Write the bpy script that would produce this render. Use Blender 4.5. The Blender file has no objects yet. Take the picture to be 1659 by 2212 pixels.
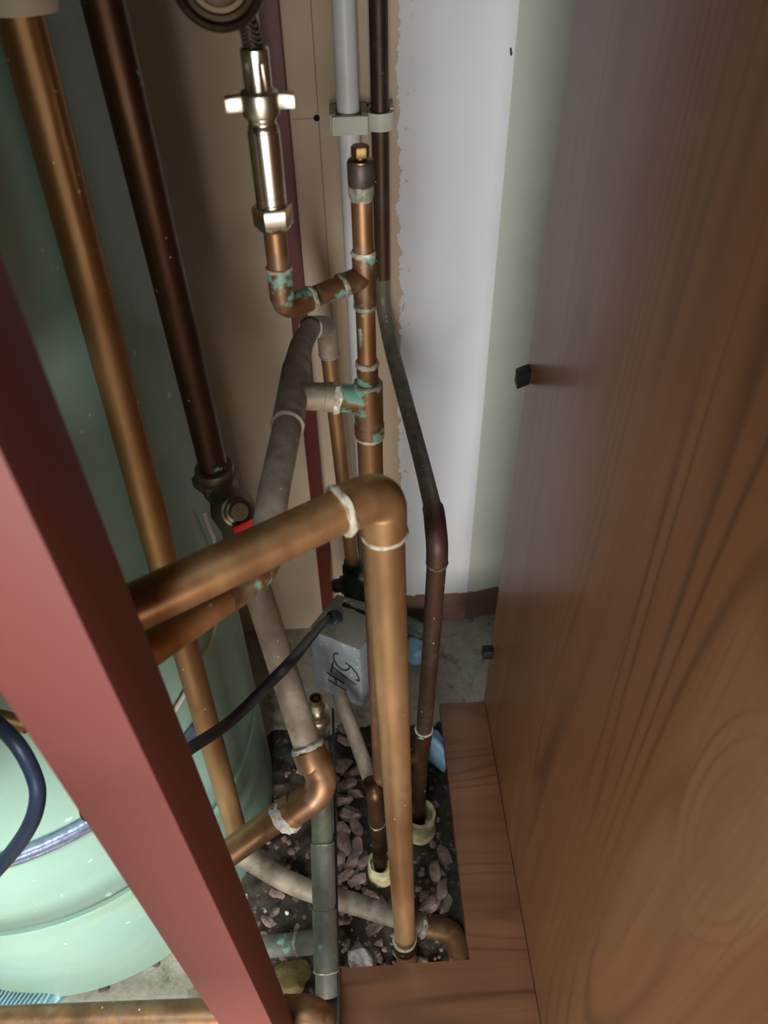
import bpy, bmesh, math, random
from mathutils import Vector, Matrix, noise as mnoise

rnd = random.Random(7)
SC = bpy.context.scene
COL = SC.collection
H = 1.30                                   # eye height above the concrete floor
F = 1700.0                                 # focal length in pixels of the 1659 x 2212 frame
TH = math.radians(43.5); RO = math.atan(35/1791); YA = math.radians(2.5)

# ---------------------------------------------------------------- measuring: a sight line of the photograph to a point of the room
def ray(u, v):
    x = (u-829.5)/F; y = (v-1106)/F
    c, s = math.cos(RO), math.sin(RO)
    xr = x*c-y*s; yr = x*s+y*c
    fwd = math.cos(TH)-yr*math.sin(TH); dn = math.sin(TH)+yr*math.cos(TH)
    return Vector((xr*math.cos(YA)+fwd*math.sin(YA), -xr*math.sin(YA)+fwd*math.cos(YA), -dn))
def W(p): return Vector((p[0], p[1], p[2]+H))
def atd(u, v, d): return W(ray(u, v)*d)
def atY(u, v, Y): r = ray(u, v); return W(r*(Y/r.y))
def atX(u, v, X): r = ray(u, v); return W(r*(X/r.x))
def atZ(u, v, z): r = ray(u, v); return W(r*((z-H)/r.z))          # z = height above floor
def V(*a): return Vector(a)

# ---------------------------------------------------------------- objects
class Thing:
    def __init__(s, name, label, cat, loc, group=None):
        o = bpy.data.objects.new(name, None); COL.objects.link(o)
        o.empty_display_size = .02; o.location = loc
        o['label'] = label; o['category'] = cat
        if group: o['group'] = group
        s.o = o; s.loc = Vector(loc)
    def part(s, name, geo, mat, parent=None, label=None, smooth=40, sub=0):
        o = mesh(name, geo, mat, s.loc, smooth)
        o.location = (0, 0, 0); o.parent = parent or s.o
        if label: o['label'] = label
        return o
def mesh(name, geo, mat, loc=(0, 0, 0), smooth=40):
    vs, fs = geo
    me = bpy.data.meshes.new(name)
    L = Vector(loc)
    me.from_pydata([tuple(Vector(v)-L) for v in vs], [], fs)
    bm = bmesh.new(); bm.from_mesh(me)
    bmesh.ops.recalc_face_normals(bm, faces=bm.faces); bm.to_mesh(me); bm.free()
    for p in me.polygons: p.use_smooth = smooth > 0
    if smooth > 0: me.set_sharp_from_angle(angle=math.radians(smooth))
    me.materials.append(mat)
    o = bpy.data.objects.new(name, me); COL.objects.link(o); o.location = L
    return o
def single(name, label, cat, geo, mat, loc, group=None, kind=None, smooth=40):
    o = mesh(name, geo, mat, loc, smooth)
    if label: o['label'] = label
    if cat: o['category'] = cat
    if group: o['group'] = group
    if kind: o['kind'] = kind
    return o
def join(*gs):
    vs, fs = [], []
    for g in gs:
        n = len(vs); vs += list(g[0]); fs += [[i+n for i in f] for f in g[1]]
    return vs, fs

# ---------------------------------------------------------------- shapes
def frame(t):
    t = t.normalized()
    a = Vector((0, 0, 1)) if abs(t.z) < .9 else Vector((1, 0, 0))
    x = t.cross(a).normalized(); y = t.cross(x).normalized()
    return x, y
def fillet(pts, r, n=8):
    pts = [Vector(p) for p in pts]; out = [pts[0]]
    for i in range(1, len(pts)-1):
        a, b, c = pts[i-1], pts[i], pts[i+1]
        rr = r[i-1] if isinstance(r, (list, tuple)) else r
        d1, d2 = (a-b), (c-b)
        k = min(rr, d1.length*.48, d2.length*.48)
        p, q = b+d1.normalized()*k, b+d2.normalized()*k
        for j in range(n+1):
            t = j/n
            out.append(p*(1-t)**2+b*2*t*(1-t)+q*t*t)
    out.append(pts[-1]); return out
def smoothpath(pts, n=8):
    pts = [Vector(p) for p in pts]; P = [pts[0]*2-pts[1]]+pts+[pts[-1]*2-pts[-2]]; out = []
    for i in range(1, len(P)-2):
        a, b, c, d = P[i-1:i+3]
        for j in range(n):
            t = j/n
            out.append(.5*((2*b)+(c-a)*t+(2*a-5*b+4*c-d)*t*t+(3*b-3*c+d-a)*t**3))
    out.append(pts[-1]); return out
def tube(pts, r, seg=28, cap=True, sx=1.0):
    pts = [Vector(p) for p in pts]
    n = len(pts); rs = r if isinstance(r, (list, tuple)) else [r]*n
    T = []
    for i in range(n):
        a = pts[max(0, i-1)]; b = pts[min(n-1, i+1)]; T.append((b-a).normalized())
    x, y = frame(T[0]); vs, fs = [], []
    for i in range(n):
        if i:
            q = T[i-1].rotation_difference(T[i]); x = q @ x; y = q @ y
        for k in range(seg):
            a = 2*math.pi*k/seg
            vs.append(pts[i]+(x*math.cos(a)*sx+y*math.sin(a))*rs[i])
    for i in range(n-1):
        for k in range(seg):
            k2 = (k+1) % seg
            fs.append([i*seg+k, i*seg+k2, (i+1)*seg+k2, (i+1)*seg+k])
    if cap:
        fs.append(list(range(seg))[::-1]); fs.append([(n-1)*seg+k for k in range(seg)])
    return vs, fs
def lathe(o, axis, prof, seg=40, wob=0.0, seed=0, hexr=None):
    """prof = [(t along the axis, radius)]"""
    o = Vector(o); t = Vector(axis).normalized(); x, y = frame(t); vs, fs = [], []
    for j, (h, r) in enumerate(prof):
        for k in range(seg):
            a = 2*math.pi*k/seg
            w = 1+wob*mnoise.noise(Vector((math.cos(a)*2.2+seed, math.sin(a)*2.2, j*.9)))
            hh = h+wob*.004*mnoise.noise(Vector((math.cos(a)*3+seed, 7+math.sin(a)*3, 1)))
            vs.append(o+t*hh+(x*math.cos(a)+y*math.sin(a))*r*w)
    m = len(prof)
    for j in range(m-1):
        for k in range(seg):
            k2 = (k+1) % seg
            fs.append([j*seg+k, j*seg+k2, (j+1)*seg+k2, (j+1)*seg+k])
    fs.append(list(range(seg))[::-1]); fs.append([(m-1)*seg+k for k in range(seg)])
    return vs, fs
def ring(c, axis, r, w=.003, h=.0012, wob=.10, seed=None):
    """a bead of solder round a pipe of radius r"""
    seed = rnd.random()*50 if seed is None else seed
    pr = [(-w, r*.97), (-w, r+h*.2), (-w*.6, r+h*.8), (0, r+h), (w*.6, r+h*.8), (w, r+h*.2), (w, r*.97)]
    return lathe(c, axis, pr, 40, wob, seed)
def hexnut(c, axis, h, r, bevel=.12, rot=0):
    c = Vector(c); t = Vector(axis).normalized(); x, y = frame(t); vs, fs = [], []
    for hh, k in ((-h/2, 1-bevel), (-h/2+h*.13, 1), (h/2-h*.13, 1), (h/2, 1-bevel)):
        for i in range(6):
            a = math.pi/3*i+rot
            vs.append(c+t*hh+(x*math.cos(a)+y*math.sin(a))*r*k)
    for j in range(3):
        for i in range(6):
            i2 = (i+1) % 6; fs.append([j*6+i, j*6+i2, j*6+6+i2, j*6+6+i])
    fs.append([5, 4, 3, 2, 1, 0]); fs.append([18+i for i in range(6)])
    return vs, fs
def box(lo, hi, bev=0.0):
    bm = bmesh.new(); bmesh.ops.create_cube(bm, size=1)
    lo, hi = Vector(lo), Vector(hi)
    for v in bm.verts: v.co = Vector([(lo[i]+hi[i])/2+v.co[i]*(hi[i]-lo[i]) for i in range(3)])
    if bev: bmesh.ops.bevel(bm, geom=list(bm.edges), offset=bev, segments=2, affect='EDGES', profile=.6)
    g = [v.co.copy() for v in bm.verts], [[v.index for v in f.verts] for f in bm.faces]
    bm.verts.index_update(); g = [v.co.copy() for v in bm.verts], [[v.index for v in f.verts] for f in bm.faces]
    bm.free(); return g
def prism(bot, top, bev=0.0, seg=2):
    n = len(bot); bm = bmesh.new()
    b = [bm.verts.new(p) for p in bot]; t = [bm.verts.new(p) for p in top]
    bm.faces.new(b[::-1]); bm.faces.new(t)
    for i in range(n): bm.faces.new([b[i], b[(i+1) % n], t[(i+1) % n], t[i]])
    bmesh.ops.recalc_face_normals(bm, faces=bm.faces)
    if bev: bmesh.ops.bevel(bm, geom=list(bm.edges), offset=bev, segments=seg, affect='EDGES', profile=.6)
    bm.verts.index_update()
    g = [v.co.copy() for v in bm.verts], [[v.index for v in f.verts] for f in bm.faces]
    bm.free(); return g
def chunk(c, s, seed, sub=2, rough=.5):
    bm = bmesh.new(); bmesh.ops.create_icosphere(bm, subdivisions=sub, radius=1)
    R = Matrix.Rotation(seed*2.1, 3, 'Z') @ Matrix.Rotation((mnoise.noise(V(seed, 3, 1)))*1.0, 3, 'X')
    for v in bm.verts:
        n = mnoise.noise(v.co*1.3+V(seed*7.3, 0, 0))
        p = v.co*(1+rough*n)
        p = Vector([math.copysign(abs(q)**.75, q) for q in p])
        v.co = R @ Vector((p.x*s[0], p.y*s[1], p.z*s[2]))+Vector(c)
    bm.verts.index_update()
    g = [v.co.copy() for v in bm.verts], [[v.index for v in f.verts] for f in bm.faces]
    bm.free(); return g

# ---------------------------------------------------------------- materials
def lin(c):
    f = lambda x: x/12.92 if x <= .04045 else ((x+.055)/1.055)**2.4
    return tuple(f(x/255) for x in c)+(1,)
class MT:
    def __init__(s, name):
        s.m = bpy.data.materials.new(name); s.m.use_nodes = True
        s.t = s.m.node_tree; s.t.nodes.clear()
        s.out = s.n('ShaderNodeOutputMaterial'); s.b = s.n('ShaderNodeBsdfPrincipled')
        s.l(s.b.outputs[0], s.out.inputs[0])
        s.pos = s.n('ShaderNodeNewGeometry').outputs['Position']
    def n(s, t): return s.t.nodes.new(t)
    def l(s, a, b): s.t.links.new(a, b)
    def set(s, sock, v):
        if hasattr(v, 'is_output') or isinstance(v, bpy.types.NodeSocket): s.l(v, sock)
        else: sock.default_value = v
    def map(s, scale=(1, 1, 1), loc=(0, 0, 0), rot=(0, 0, 0), src=None):
        m = s.n('ShaderNodeMapping'); s.l(src or s.pos, m.inputs[0])
        m.inputs['Scale'].default_value = scale; m.inputs['Location'].default_value = loc; m.inputs['Rotation'].default_value = rot
        return m.outputs[0]
    def noise(s, scale, detail=4, vec=None, rough=.55, dist=0):
        x = s.n('ShaderNodeTexNoise'); s.l(vec or s.pos, x.inputs['Vector'])
        x.inputs['Scale'].default_value = scale; x.inputs['Detail'].default_value = detail
        x.inputs['Roughness'].default_value = rough; x.inputs['Distortion'].default_value = dist
        return x.outputs['Fac']
    def vor(s, scale, vec=None, out='Distance', feature='F1'):
        x = s.n('ShaderNodeTexVoronoi'); x.feature = feature; s.l(vec or s.pos, x.inputs['Vector']); x.inputs['Scale'].default_value = scale
        return x.outputs[out]
    def math(s, op, a, b=None, clamp=False):
        m = s.n('ShaderNodeMath'); m.operation = op; m.use_clamp = clamp
        s.set(m.inputs[0], a)
        if b is not None: s.set(m.inputs[1], b)
        return m.outputs[0]
    def step(s, v, lo, hi):
        r = s.n('ShaderNodeMapRange'); r.clamp = True; s.set(r.inputs['Value'], v)
        r.inputs['From Min'].default_value = lo; r.inputs['From Max'].default_value = hi
        return r.outputs[0]
    def mix(s, f, a, b):
        m = s.n('ShaderNodeMix'); m.data_type = 'RGBA'
        s.set(m.inputs[0], f)
        for sk, v in ((m.inputs[6], a), (m.inputs[7], b)):
            if isinstance(v, bpy.types.NodeSocket): s.l(v, sk)
            else: sk.default_value = lin(v) if len(v) == 3 else v
        return m.outputs[2]
    def sep(s, v=None):
        x = s.n('ShaderNodeSeparateXYZ'); s.l(v or s.pos, x.inputs[0]); return x.outputs
    def bump(s, h, strength=.3, dist=.002):
        b = s.n('ShaderNodeBump'); s.l(h, b.inputs['Height']); b.inputs['Strength'].default_value = strength; b.inputs['Distance'].default_value = dist
        s.l(b.outputs[0], s.b.inputs['Normal'])
    def fin(s, col, rough=.5, metal=0.0, spec=None):
        k = s.b.inputs['Base Color']
        if isinstance(col, bpy.types.NodeSocket): s.l(col, k)
        else: k.default_value = lin(col)
        s.set(s.b.inputs['Roughness'], rough); s.set(s.b.inputs['Metallic'], metal)
        if spec is not None: s.b.inputs['Specular IOR Level'].default_value = spec
        return s.m

def copper(name, a, b, dust=(120, 110, 95), dust_amt=.25, verd=.0, metal=.75, rough=(.34, .5), specks=True):
    m = MT(name)
    c = m.mix(m.step(m.noise(26, 5, m.map((1, 1, .16))), .36, .66), a, b)
    c = m.mix(m.math('MULTIPLY', m.step(m.noise(11, 4, m.map((1, 1, .3), (3, 1, 2))), .45, .7), .55), c, tuple(int(x*.62) for x in b))
    d = m.math('MULTIPLY', m.step(m.noise(45, 6, m.map(loc=(9, 2, 5)), .7), .62-.3*dust_amt, .86-.3*dust_amt), min(1, dust_amt*1.6))
    c = m.mix(d, c, dust)
    vv = m.step(m.noise(38, 4, m.map(loc=(1, 7, 4)), .6), .70-.19*verd, .73-.17*verd) if verd else 0.0
    if verd: c = m.mix(m.math('MULTIPLY', vv, .85), c, (112, 172, 152))
    met = m.math('MULTIPLY', m.math('SUBTRACT', 1.0, d), metal)
    if verd: met = m.math('MULTIPLY', met, m.math('SUBTRACT', 1.0, vv))
    if specks:
        sp = m.math('LESS_THAN', m.vor(95), .11)
        sp = m.math('MULTIPLY', sp, m.math('GREATER_THAN', m.sep(m.vor(95, out='Color'))[0], .86))
        c = m.mix(sp, c, (215, 205, 180))
    r = m.n('ShaderNodeMapRange'); m.l(m.noise(34, 4, m.map((1, 1, .25))), r.inputs[0])
    r.inputs[1].default_value = .3; r.inputs[2].default_value = .7; r.inputs[3].default_value = rough[0]; r.inputs[4].default_value = rough[1]
    m.bump(m.noise(170, 4), .12, .001)
    return m.fin(c, r.outputs[0], met)

M = {}
M['copper'] = copper('copper', (196, 154, 108), (154, 110, 72), dust_amt=.22)
M['copper_old'] = copper('copper_old', (160, 120, 84), (116, 84, 58), dust_amt=.4)
M['copper_fit'] = copper('copper_fitting', (156, 116, 82), (114, 86, 64), (140, 128, 108), .4, .75)
M['copper_green'] = copper('copper_green', (150, 108, 76), (108, 88, 66), (128, 122, 102), .45, 1.0)
M['copper_dark'] = copper('copper_dark', (104, 72, 48), (66, 46, 32), (80, 74, 66), .3, .15)
M['copper_riser'] = copper('copper_riser', (176, 138, 92), (136, 98, 62), dust_amt=.15)
M['brown'] = copper('brown_pipe', (98, 68, 52), (66, 47, 38), (86, 82, 74), .35, .0, .45, (.4, .6))
M['brown_dust'] = copper('dusty_brown_pipe', (122, 116, 100), (92, 88, 76), (136, 130, 114), .5, .0, .25, (.45, .65))
M['grey'] = copper('dusty_grey_pipe', (170, 154, 134), (130, 115, 98), (176, 164, 146), .5, .12, .25, (.5, .75))
M['grey_dark'] = copper('tarnished_grey_pipe', (126, 128, 114), (92, 95, 84), (140, 142, 126), .4, .35, .3, (.5, .75))
M['brass'] = copper('brass', (150, 122, 78), (108, 88, 58), (112, 104, 86), .2, .0, .85, (.28, .45), False)
M['valve_metal'] = copper('dull_brass', (134, 122, 94), (92, 84, 64), (110, 104, 86), .4, .0, .6, (.35, .55), False)
M['green_valve'] = copper('green_valve_body', (66, 76, 62), (44, 52, 44), (92, 100, 84), .4, .35, .3, (.5, .7), False)

def plain(name, c, rough=.5, metal=0, c2=None, sc=30, spec=None, bump=0):
    m = MT(name)
    col = m.mix(m.step(m.noise(sc, 5), .35, .68), c, c2) if c2 else c
    if bump: m.bump(m.noise(sc*5, 5), bump, .002)
    return m.fin(col, rough, metal, spec)
M['solder'] = plain('solder', (216, 209, 188), .5, .2, (160, 152, 130), 140, bump=.3)
M['gauge'] = plain('brown_gauge_metal', (92, 78, 58), .42, .8, (56, 46, 34), 30)
M['cap'] = plain('dark_grey_metal', (88, 80, 72), .5, .4, (64, 58, 54), 60)
M['solder_dull'] = plain('dull_solder', (170, 172, 152), .5, .3, (120, 120, 104), 120, bump=.3)
M['paste'] = plain('white_jointing_paste', (238, 234, 222), .8, 0, (178, 172, 154), 160, bump=.8)
M['chrome'] = plain('chrome', (236, 230, 214), .22, 1.0, (214, 206, 188), 60)
M['chrome_dull'] = plain('satin_chrome', (214, 207, 188), .34, 1.0, (180, 172, 152), 60)
M['white_plastic'] = plain('white_plastic', (238, 238, 238), .4, 0, (232, 232, 232), 20)
M['clip_plastic'] = plain('cream_plastic', (226, 224, 206), .5, 0, (212, 210, 190), 40)
M['collar'] = plain('cream_collar', (222, 214, 190), .55)
M['black_rubber'] = plain('black_rubber', (30, 32, 36), .45, 0, (44, 44, 46), 60)
M['navy_rubber'] = plain('navy_rubber', (44, 56, 78), .45, 0, (34, 44, 64), 40)
M['black'] = plain('black_plastic', (10, 11, 13), .5)
M['hole'] = plain('dark_recess', (8, 8, 8), .9)
M['red_plastic'] = plain('red_plastic', (196, 26, 22), .4)
M['white_cable'] = plain('white_cable', (214, 200, 188), .5)
M['grey_band'] = plain('grey_band', (120, 128, 150), .25, .2, (84, 92, 116), 70, bump=.3)
M['blue_film'] = plain('blue_film', (150, 190, 220), .4, 0, (110, 150, 170), 40, bump=.4)
M['teal_film'] = plain('teal_film', (96, 118, 108), .5, 0, (70, 90, 84), 40)
M['sleeve'] = plain('cream_sleeve', (226, 216, 170), .6, 0, (176, 156, 106), 60, bump=.4)
M['ink'] = plain('black_ink', (24, 26, 28), .6)
M['flake'] = plain('pink_plaster', (152, 126, 114), .9, 0, (82, 68, 60), 45, bump=.7)
M['flake_pale'] = plain('pale_plaster', (156, 148, 146), .9, 0, (100, 92, 88), 60, bump=.6)
M['olive'] = plain('olive_card', (118, 104, 60), .8, 0, (84, 72, 40), 50, bump=.4)
M['stone'] = plain('dark_pebble', (86, 66, 56), .8)
M['stone_pale'] = plain('pale_pebble', (186, 196, 190), .6, 0, (100, 104, 96), 200)
M['cloth'] = None

# braided hose
m = MT('steel_braid'); w1 = m.n('ShaderNodeTexWave'); w1.inputs['Scale'].default_value = 260; m.l(m.map(rot=(.0, .7, .6)), w1.inputs[0])
w2 = m.n('ShaderNodeTexWave'); w2.inputs['Scale'].default_value = 260; m.l(m.map(rot=(.0, -.7, -.6)), w2.inputs[0])
hh = m.math('MULTIPLY', w1.outputs['Fac'], w2.outputs['Fac'])
m.bump(hh, .9, .002); M['braid'] = m.fin(m.mix(hh, (70, 64, 54), (190, 180, 160)), .35, .9)

# grey dusty valve cover
m = MT('valve_cover')
nz = m.sep(m.n('ShaderNodeNewGeometry').outputs['Normal'])[2]
dust = m.math('MULTIPLY', m.step(nz, .5, .9), m.step(m.noise(70, 6, rough=.7), .3, .62))
c = m.mix(m.step(m.noise(40, 5), .35, .7), (146, 154, 158), (124, 132, 136))
c = m.mix(dust, c, (150, 138, 120))
sp = m.math('MULTIPLY', m.step(m.noise(110, 5, m.map(loc=(4, 4, 4))), .62, .68), .7)
c = m.mix(sp, c, (206, 208, 204)); m.bump(m.noise(120, 4), .15, .002)
M['cover'] = m.fin(c, .55, .15)

# red oxide paint
def paint(name, c, c2, rough=.5):
    m = MT(name); cc = m.mix(m.step(m.noise(8, 5, m.map((1, 1, .15))), .3, .7), c, c2); m.bump(m.noise(60, 3, m.map((1, 1, .1))), .08, .002); return m.fin(cc, rough)
M['red'] = paint('red_oxide_paint', (130, 66, 60), (118, 58, 53), .55)
M['red_dark'] = paint('dark_red_paint', (104, 42, 32), (86, 32, 26), .5)

# cylinder foam
m = MT('green_foam'); c = m.mix(m.step(m.noise(6, 4), .3, .7), (156, 187, 164), (146, 181, 168))
c = m.mix(m.math('MULTIPLY', m.step(m.noise(9, 4, m.map(loc=(5, 5, 5))), .55, .75), .5), c, (168, 186, 132))
c = m.mix(m.step(m.noise(55, 5, m.map(loc=(2, 8, 1))), .68, .72), c, (206, 232, 218))
vd = m.math('LESS_THAN', m.vor(26), .07); c = m.mix(m.math('MULTIPLY', vd, m.math('GREATER_THAN', m.sep(m.vor(26, out='Color'))[1], .82)), c, (120, 124, 90))
m.bump(m.noise(14, 3), .25, .01); M['foam'] = m.fin(c, .38)

# concrete floor
m = MT('concrete'); c = m.mix(m.step(m.noise(55, 8, rough=.75), .32, .68), (172, 162, 145), (206, 198, 182))
c = m.mix(m.step(m.noise(24, 6, m.map(loc=(3, 3, 3)), .7), .52, .66), c, (132, 122, 106)); m.bump(m.noise(70, 8, rough=.8), .8, .006); M['concrete'] = m.fin(c, .9)
# dirt
m = MT('dirt'); c = m.mix(m.step(m.noise(30, 8, rough=.75), .35, .65), (46, 38, 30), (88, 76, 60)); c = m.mix(m.step(m.noise(80, 6, m.map(loc=(1, 4, 1))), .6, .68), c, (134, 120, 104))
m.bump(m.noise(90, 8, rough=.8), .9, .006); M['dirt'] = m.fin(c, .95)

# back wall: bare pink-brown plaster, white emulsion with a ragged edge, brown unpainted band at the foot
XE = (atY(862, 500, 1.03).x); ZE = atY(940, 1283, 1.03).z
hole = atY(684, 255, 1.03); gx0 = atY(683, 180, 1.03); gx1 = atY(722, 760, 1.03)
m = MT('back_wall_plaster'); x, y, z = m.sep()
bare = m.mix(m.step(m.noise(5, 5), .3, .7), (202, 180, 153), (188, 165, 140))
wht = m.mix(m.step(m.noise(4, 4, m.map((1, 1, .4))), .35, .65), (226, 226, 226), (214, 215, 218))
base = m.mix(m.step(m.noise(20, 5), .35, .65), (140, 106, 86), (114, 86, 70))
rag = m.math('MULTIPLY', m.math('SUBTRACT', m.noise(42, 5, rough=.65), .5), .03)
rag2 = m.math('MULTIPLY', m.math('SUBTRACT', m.noise(9, 3), .5), .012)
ex = m.math('ADD', m.math('ADD', x, rag), rag2)
kx = m.step(ex, XE-.0006, XE+.0006)
ez = m.math('ADD', z, m.math('MULTIPLY', m.math('SUBTRACT', m.noise(60, 6, rough=.7), .5), .022))
kz = m.step(ez, ZE-.001, ZE+.001)
nick = m.math('MULTIPLY', m.step(m.noise(95, 4, m.map(loc=(2, 2, 2))), .63, .66), m.math('SUBTRACT', 1.0, m.step(x, XE+.006, XE+.022)))
paintmask = m.math('MULTIPLY', m.math('MULTIPLY', kx, kz), m.math('SUBTRACT', 1.0, nick))
low = m.math('SUBTRACT', 1.0, kz); low = m.math('MULTIPLY', low, m.step(x, XE-.03, XE))
c = m.mix(low, bare, base); c = m.mix(paintmask, c, wht)
# the fine groove in the plaster left of the white pipe
lnx = m.math('ADD', x, m.math('MULTIPLY', z, -(gx1.x-gx0.x)/(gx1.z-gx0.z)))
tgt = gx0.x-(gx1.x-gx0.x)/(gx1.z-gx0.z)*gx0.z
gl = m.math('SUBTRACT', 1.0, m.step(m.math('ABSOLUTE', m.math('SUBTRACT', lnx, tgt)), .0004, .001))
c = m.mix(m.math('MULTIPLY', gl, .6), c, (84, 66, 56))
g2 = m.math('MULTIPLY', m.math('LESS_THAN', m.math('ABSOLUTE', m.math('SUBTRACT', z, hole.z-.0005)), .0006), m.math('MULTIPLY', m.math('LESS_THAN', x, hole.x), m.math('GREATER_THAN', x, hole.x-.03)))
c = m.mix(m.math('MULTIPLY', g2, .5), c, (84, 66, 56))
m.bump(m.math('ADD', m.math('MULTIPLY', paintmask, .4), m.noise(40, 4)), .25, .002)
M['wall'] = m.fin(c, .7)
m = MT('cream_wall_paint'); x, y, z = m.sep()
ez = m.math('ADD', z, m.math('MULTIPLY', m.math('SUBTRACT', m.noise(60, 6, rough=.7), .5), .022))
c = m.mix(m.step(ez, ZE-.001, ZE+.001), (112, 84, 66), m.mix(m.step(m.noise(5, 4), .3, .7), (196, 197, 184), (188, 189, 178)))
M['cream_wall'] = m.fin(c, .6)
M['side_wall'] = plain('side_wall_plaster', (150, 132, 116), .8, 0, (136, 118, 104), 6)

# cherry laminate: growth-ring contours of a stretched noise
def wood(name, a, b, dark, along, seed=0, sc=1.0, knot=None):
    m = MT(name)
    def st(k, l):
        v = [k*sc]*3; v[along] = l*sc; return tuple(v)
    f = m.noise(1.0, 2, m.map(st(5.5, .62), (seed, seed*1.7, seed*.3)), .45, .35)
    if knot is not None:                     # the growth rings close round a knot
        kv = m.map((1, 1, .42), (-knot.x, -knot.y, -knot.z*.42))
        ln_ = m.n('ShaderNodeVectorMath'); ln_.operation = 'LENGTH'; m.l(kv, ln_.inputs[0])
        f = m.math('ADD', f, m.math('MULTIPLY', m.math('SUBTRACT', 1.0, m.step(ln_.outputs['Value'], 0.0, .05)), .22))
    ph = m.math('MULTIPLY', f, 150.0)
    w = m.step(m.math('SINE', ph), -1.0, 1.0)
    w = m.math('POWER', w, 5.0)
    w2 = m.math('POWER', m.step(m.math('SINE', m.math('MULTIPLY', f, 41.0)), -1.0, 1.0), 2.0)
    fine = m.noise(1.0, 4, m.map(st(190, 4.5), (seed, 2, 1)), .6)
    mid = m.noise(1.0, 3, m.map(st(17, .8), (seed+4, 2, 1)), .5)
    c = m.mix(m.step(mid, .36, .64), a, b)
    c = m.mix(m.math('MULTIPLY', w2, .30), c, b)
    c = m.mix(m.math('MULTIPLY', m.math('MULTIPLY', w, m.step(m.noise(1.0, 2, m.map(st(7, 1.4), (seed+9, 1, 3)), .5), .35, .65)), .62), c, dark)
    c = m.mix(m.math('MULTIPLY', m.step(fine, .52, .74), .26), c, dark)
    sp = m.math('MULTIPLY', m.math('LESS_THAN', m.vor(34), .05), m.math('GREATER_THAN', m.sep(m.vor(34, out='Color'))[0], .95))
    c = m.mix(sp, c, (220, 205, 185))
    m.bump(fine, .05, .001)
    m.b.inputs['Coat Weight'].default_value = .22; m.b.inputs['Coat Roughness'].default_value = .18
    return m.fin(c, .40)
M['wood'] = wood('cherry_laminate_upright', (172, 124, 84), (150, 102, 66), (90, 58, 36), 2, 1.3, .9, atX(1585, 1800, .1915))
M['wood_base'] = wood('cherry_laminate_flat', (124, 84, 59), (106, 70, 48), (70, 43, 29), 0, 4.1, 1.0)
m = MT('ribbed_cloth'); w = m.n('ShaderNodeTexWave'); w.inputs['Scale'].default_value = 55; w.inputs['Distortion'].default_value = 2.5; m.l(m.map(rot=(0, 0, .5)), w.inputs[0])
m.bump(w.outputs['Fac'], .9, .004); M['cloth'] = m.fin(m.mix(w.outputs['Fac'], (90, 140, 160), (176, 212, 222)), .9)
M['lilac_cloth'] = plain('lilac_fluff', (150, 146, 164), .95, 0, (120, 118, 136), 90, bump=.8)

# ================================================================ the setting
def struct(name, geo, mat, loc=(0, 0, 0), smooth=0):
    o = mesh(name, geo, mat, loc, smooth); o['kind'] = 'structure'; return o
struct('floor', box((-1.3, -1.6, -.06), (1.0, 1.15, 0)), M['concrete'])
CX = atY(1012, 1240, 1.03).x
struct('wall_back', box((-1.3, 1.03, 0), (CX, 1.10, 2.3)), M['wall'])
a = math.radians(9)
pa = V(CX, 1.03, 0); pb = pa+V(math.cos(a), math.sin(a), 0)*.40
struct('wall_right', prism([pa, pb, pb+V(0, .06, 0), pa+V(0, .06, 0)], [p+V(0, 0, 2.3) for p in (pa, pb, pb+V(0, .06, 0), pa+V(0, .06, 0))]), M['cream_wall'])
struct('wall_left', box((-.92, -.1, 0), (-.86, 1.03, 2.3)), M['side_wall'])
PX = .1915
struct('shade_panel', box((-.92, .195, 1.0), (-.17, .235, 2.3)), M['side_wall'])  # out-of-view board, added to keep light off the upper cylinder
struct('shade_board_2', box((-.92, -.16, .60), (-.125, -.12, .98)), M['side_wall'])  # unseen low board, put in to block room light left of the post
struct('shade_board_1', box((-.92, -.56, 1.06), (PX, -.52, 2.3)), M['side_wall'])  # added lintel board behind the camera, dims the upper part of the view
struct('ceiling', box((-.92, .05, 2.3), (.7, 1.2, 2.36)), M['side_wall'])

# drilled hole: a thin disc on the wall, the bore's shade painted near-black
t = single('drill_hole', 'small dark drilled hole in the bare plaster left of the white pipe', 'hole',
           lathe(hole+V(0, .0005, 0), (0, -1, 0), [(0, .0038), (.001, .0038), (.0012, .0030)], 24), M['hole'], hole)

ch_ = atY(1104, 112, 1.029)
single('chipped_hole', 'small brown chip in the white paint high up beside the cream wall', 'hole', chunk(ch_, (.0022, .0012, .0042), 6.6, 2, .7), M['stone'], ch_)

# ================================================================ hot water cylinder
CC = V(-.477, .674, 0); CR = .303
def cyl_hit(u, v, off=0.0):
    r = ray(u, v); R = CR+off
    A = r.x**2+r.y**2; B = -2*(r.x*CC.x+r.y*CC.y); C = CC.x**2+CC.y**2-R*R
    D = B*B-4*A*C
    k = (-B-math.sqrt(max(0, D)))/(2*A)
    return W(r*k)
zg = cyl_hit(150, 1985).z; zg2 = zg+.60; zb = cyl_hit(110, 1815).z
pr = [(0.0, CR-.012), (.004, CR-.004), (.012, CR)]
for g in (zg,):
    pr += [(g-.02, CR), (g-.010, CR), (g-.0075, CR-.0015), (g-.0065, CR-.05), (g+.0065, CR-.05), (g+.0075, CR-.0015), (g+.010, CR), (g+.02, CR)]
pr += [(1.55, CR), (1.62, CR-.03), (1.68, CR-.12), (1.70, CR-.25)]
single('hot_water_cylinder', 'tall round hot water cylinder in pale green foam, behind the red post', 'water cylinder',
       lathe(CC, (0, 0, 1), pr, 128), M['foam'], CC)
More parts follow.
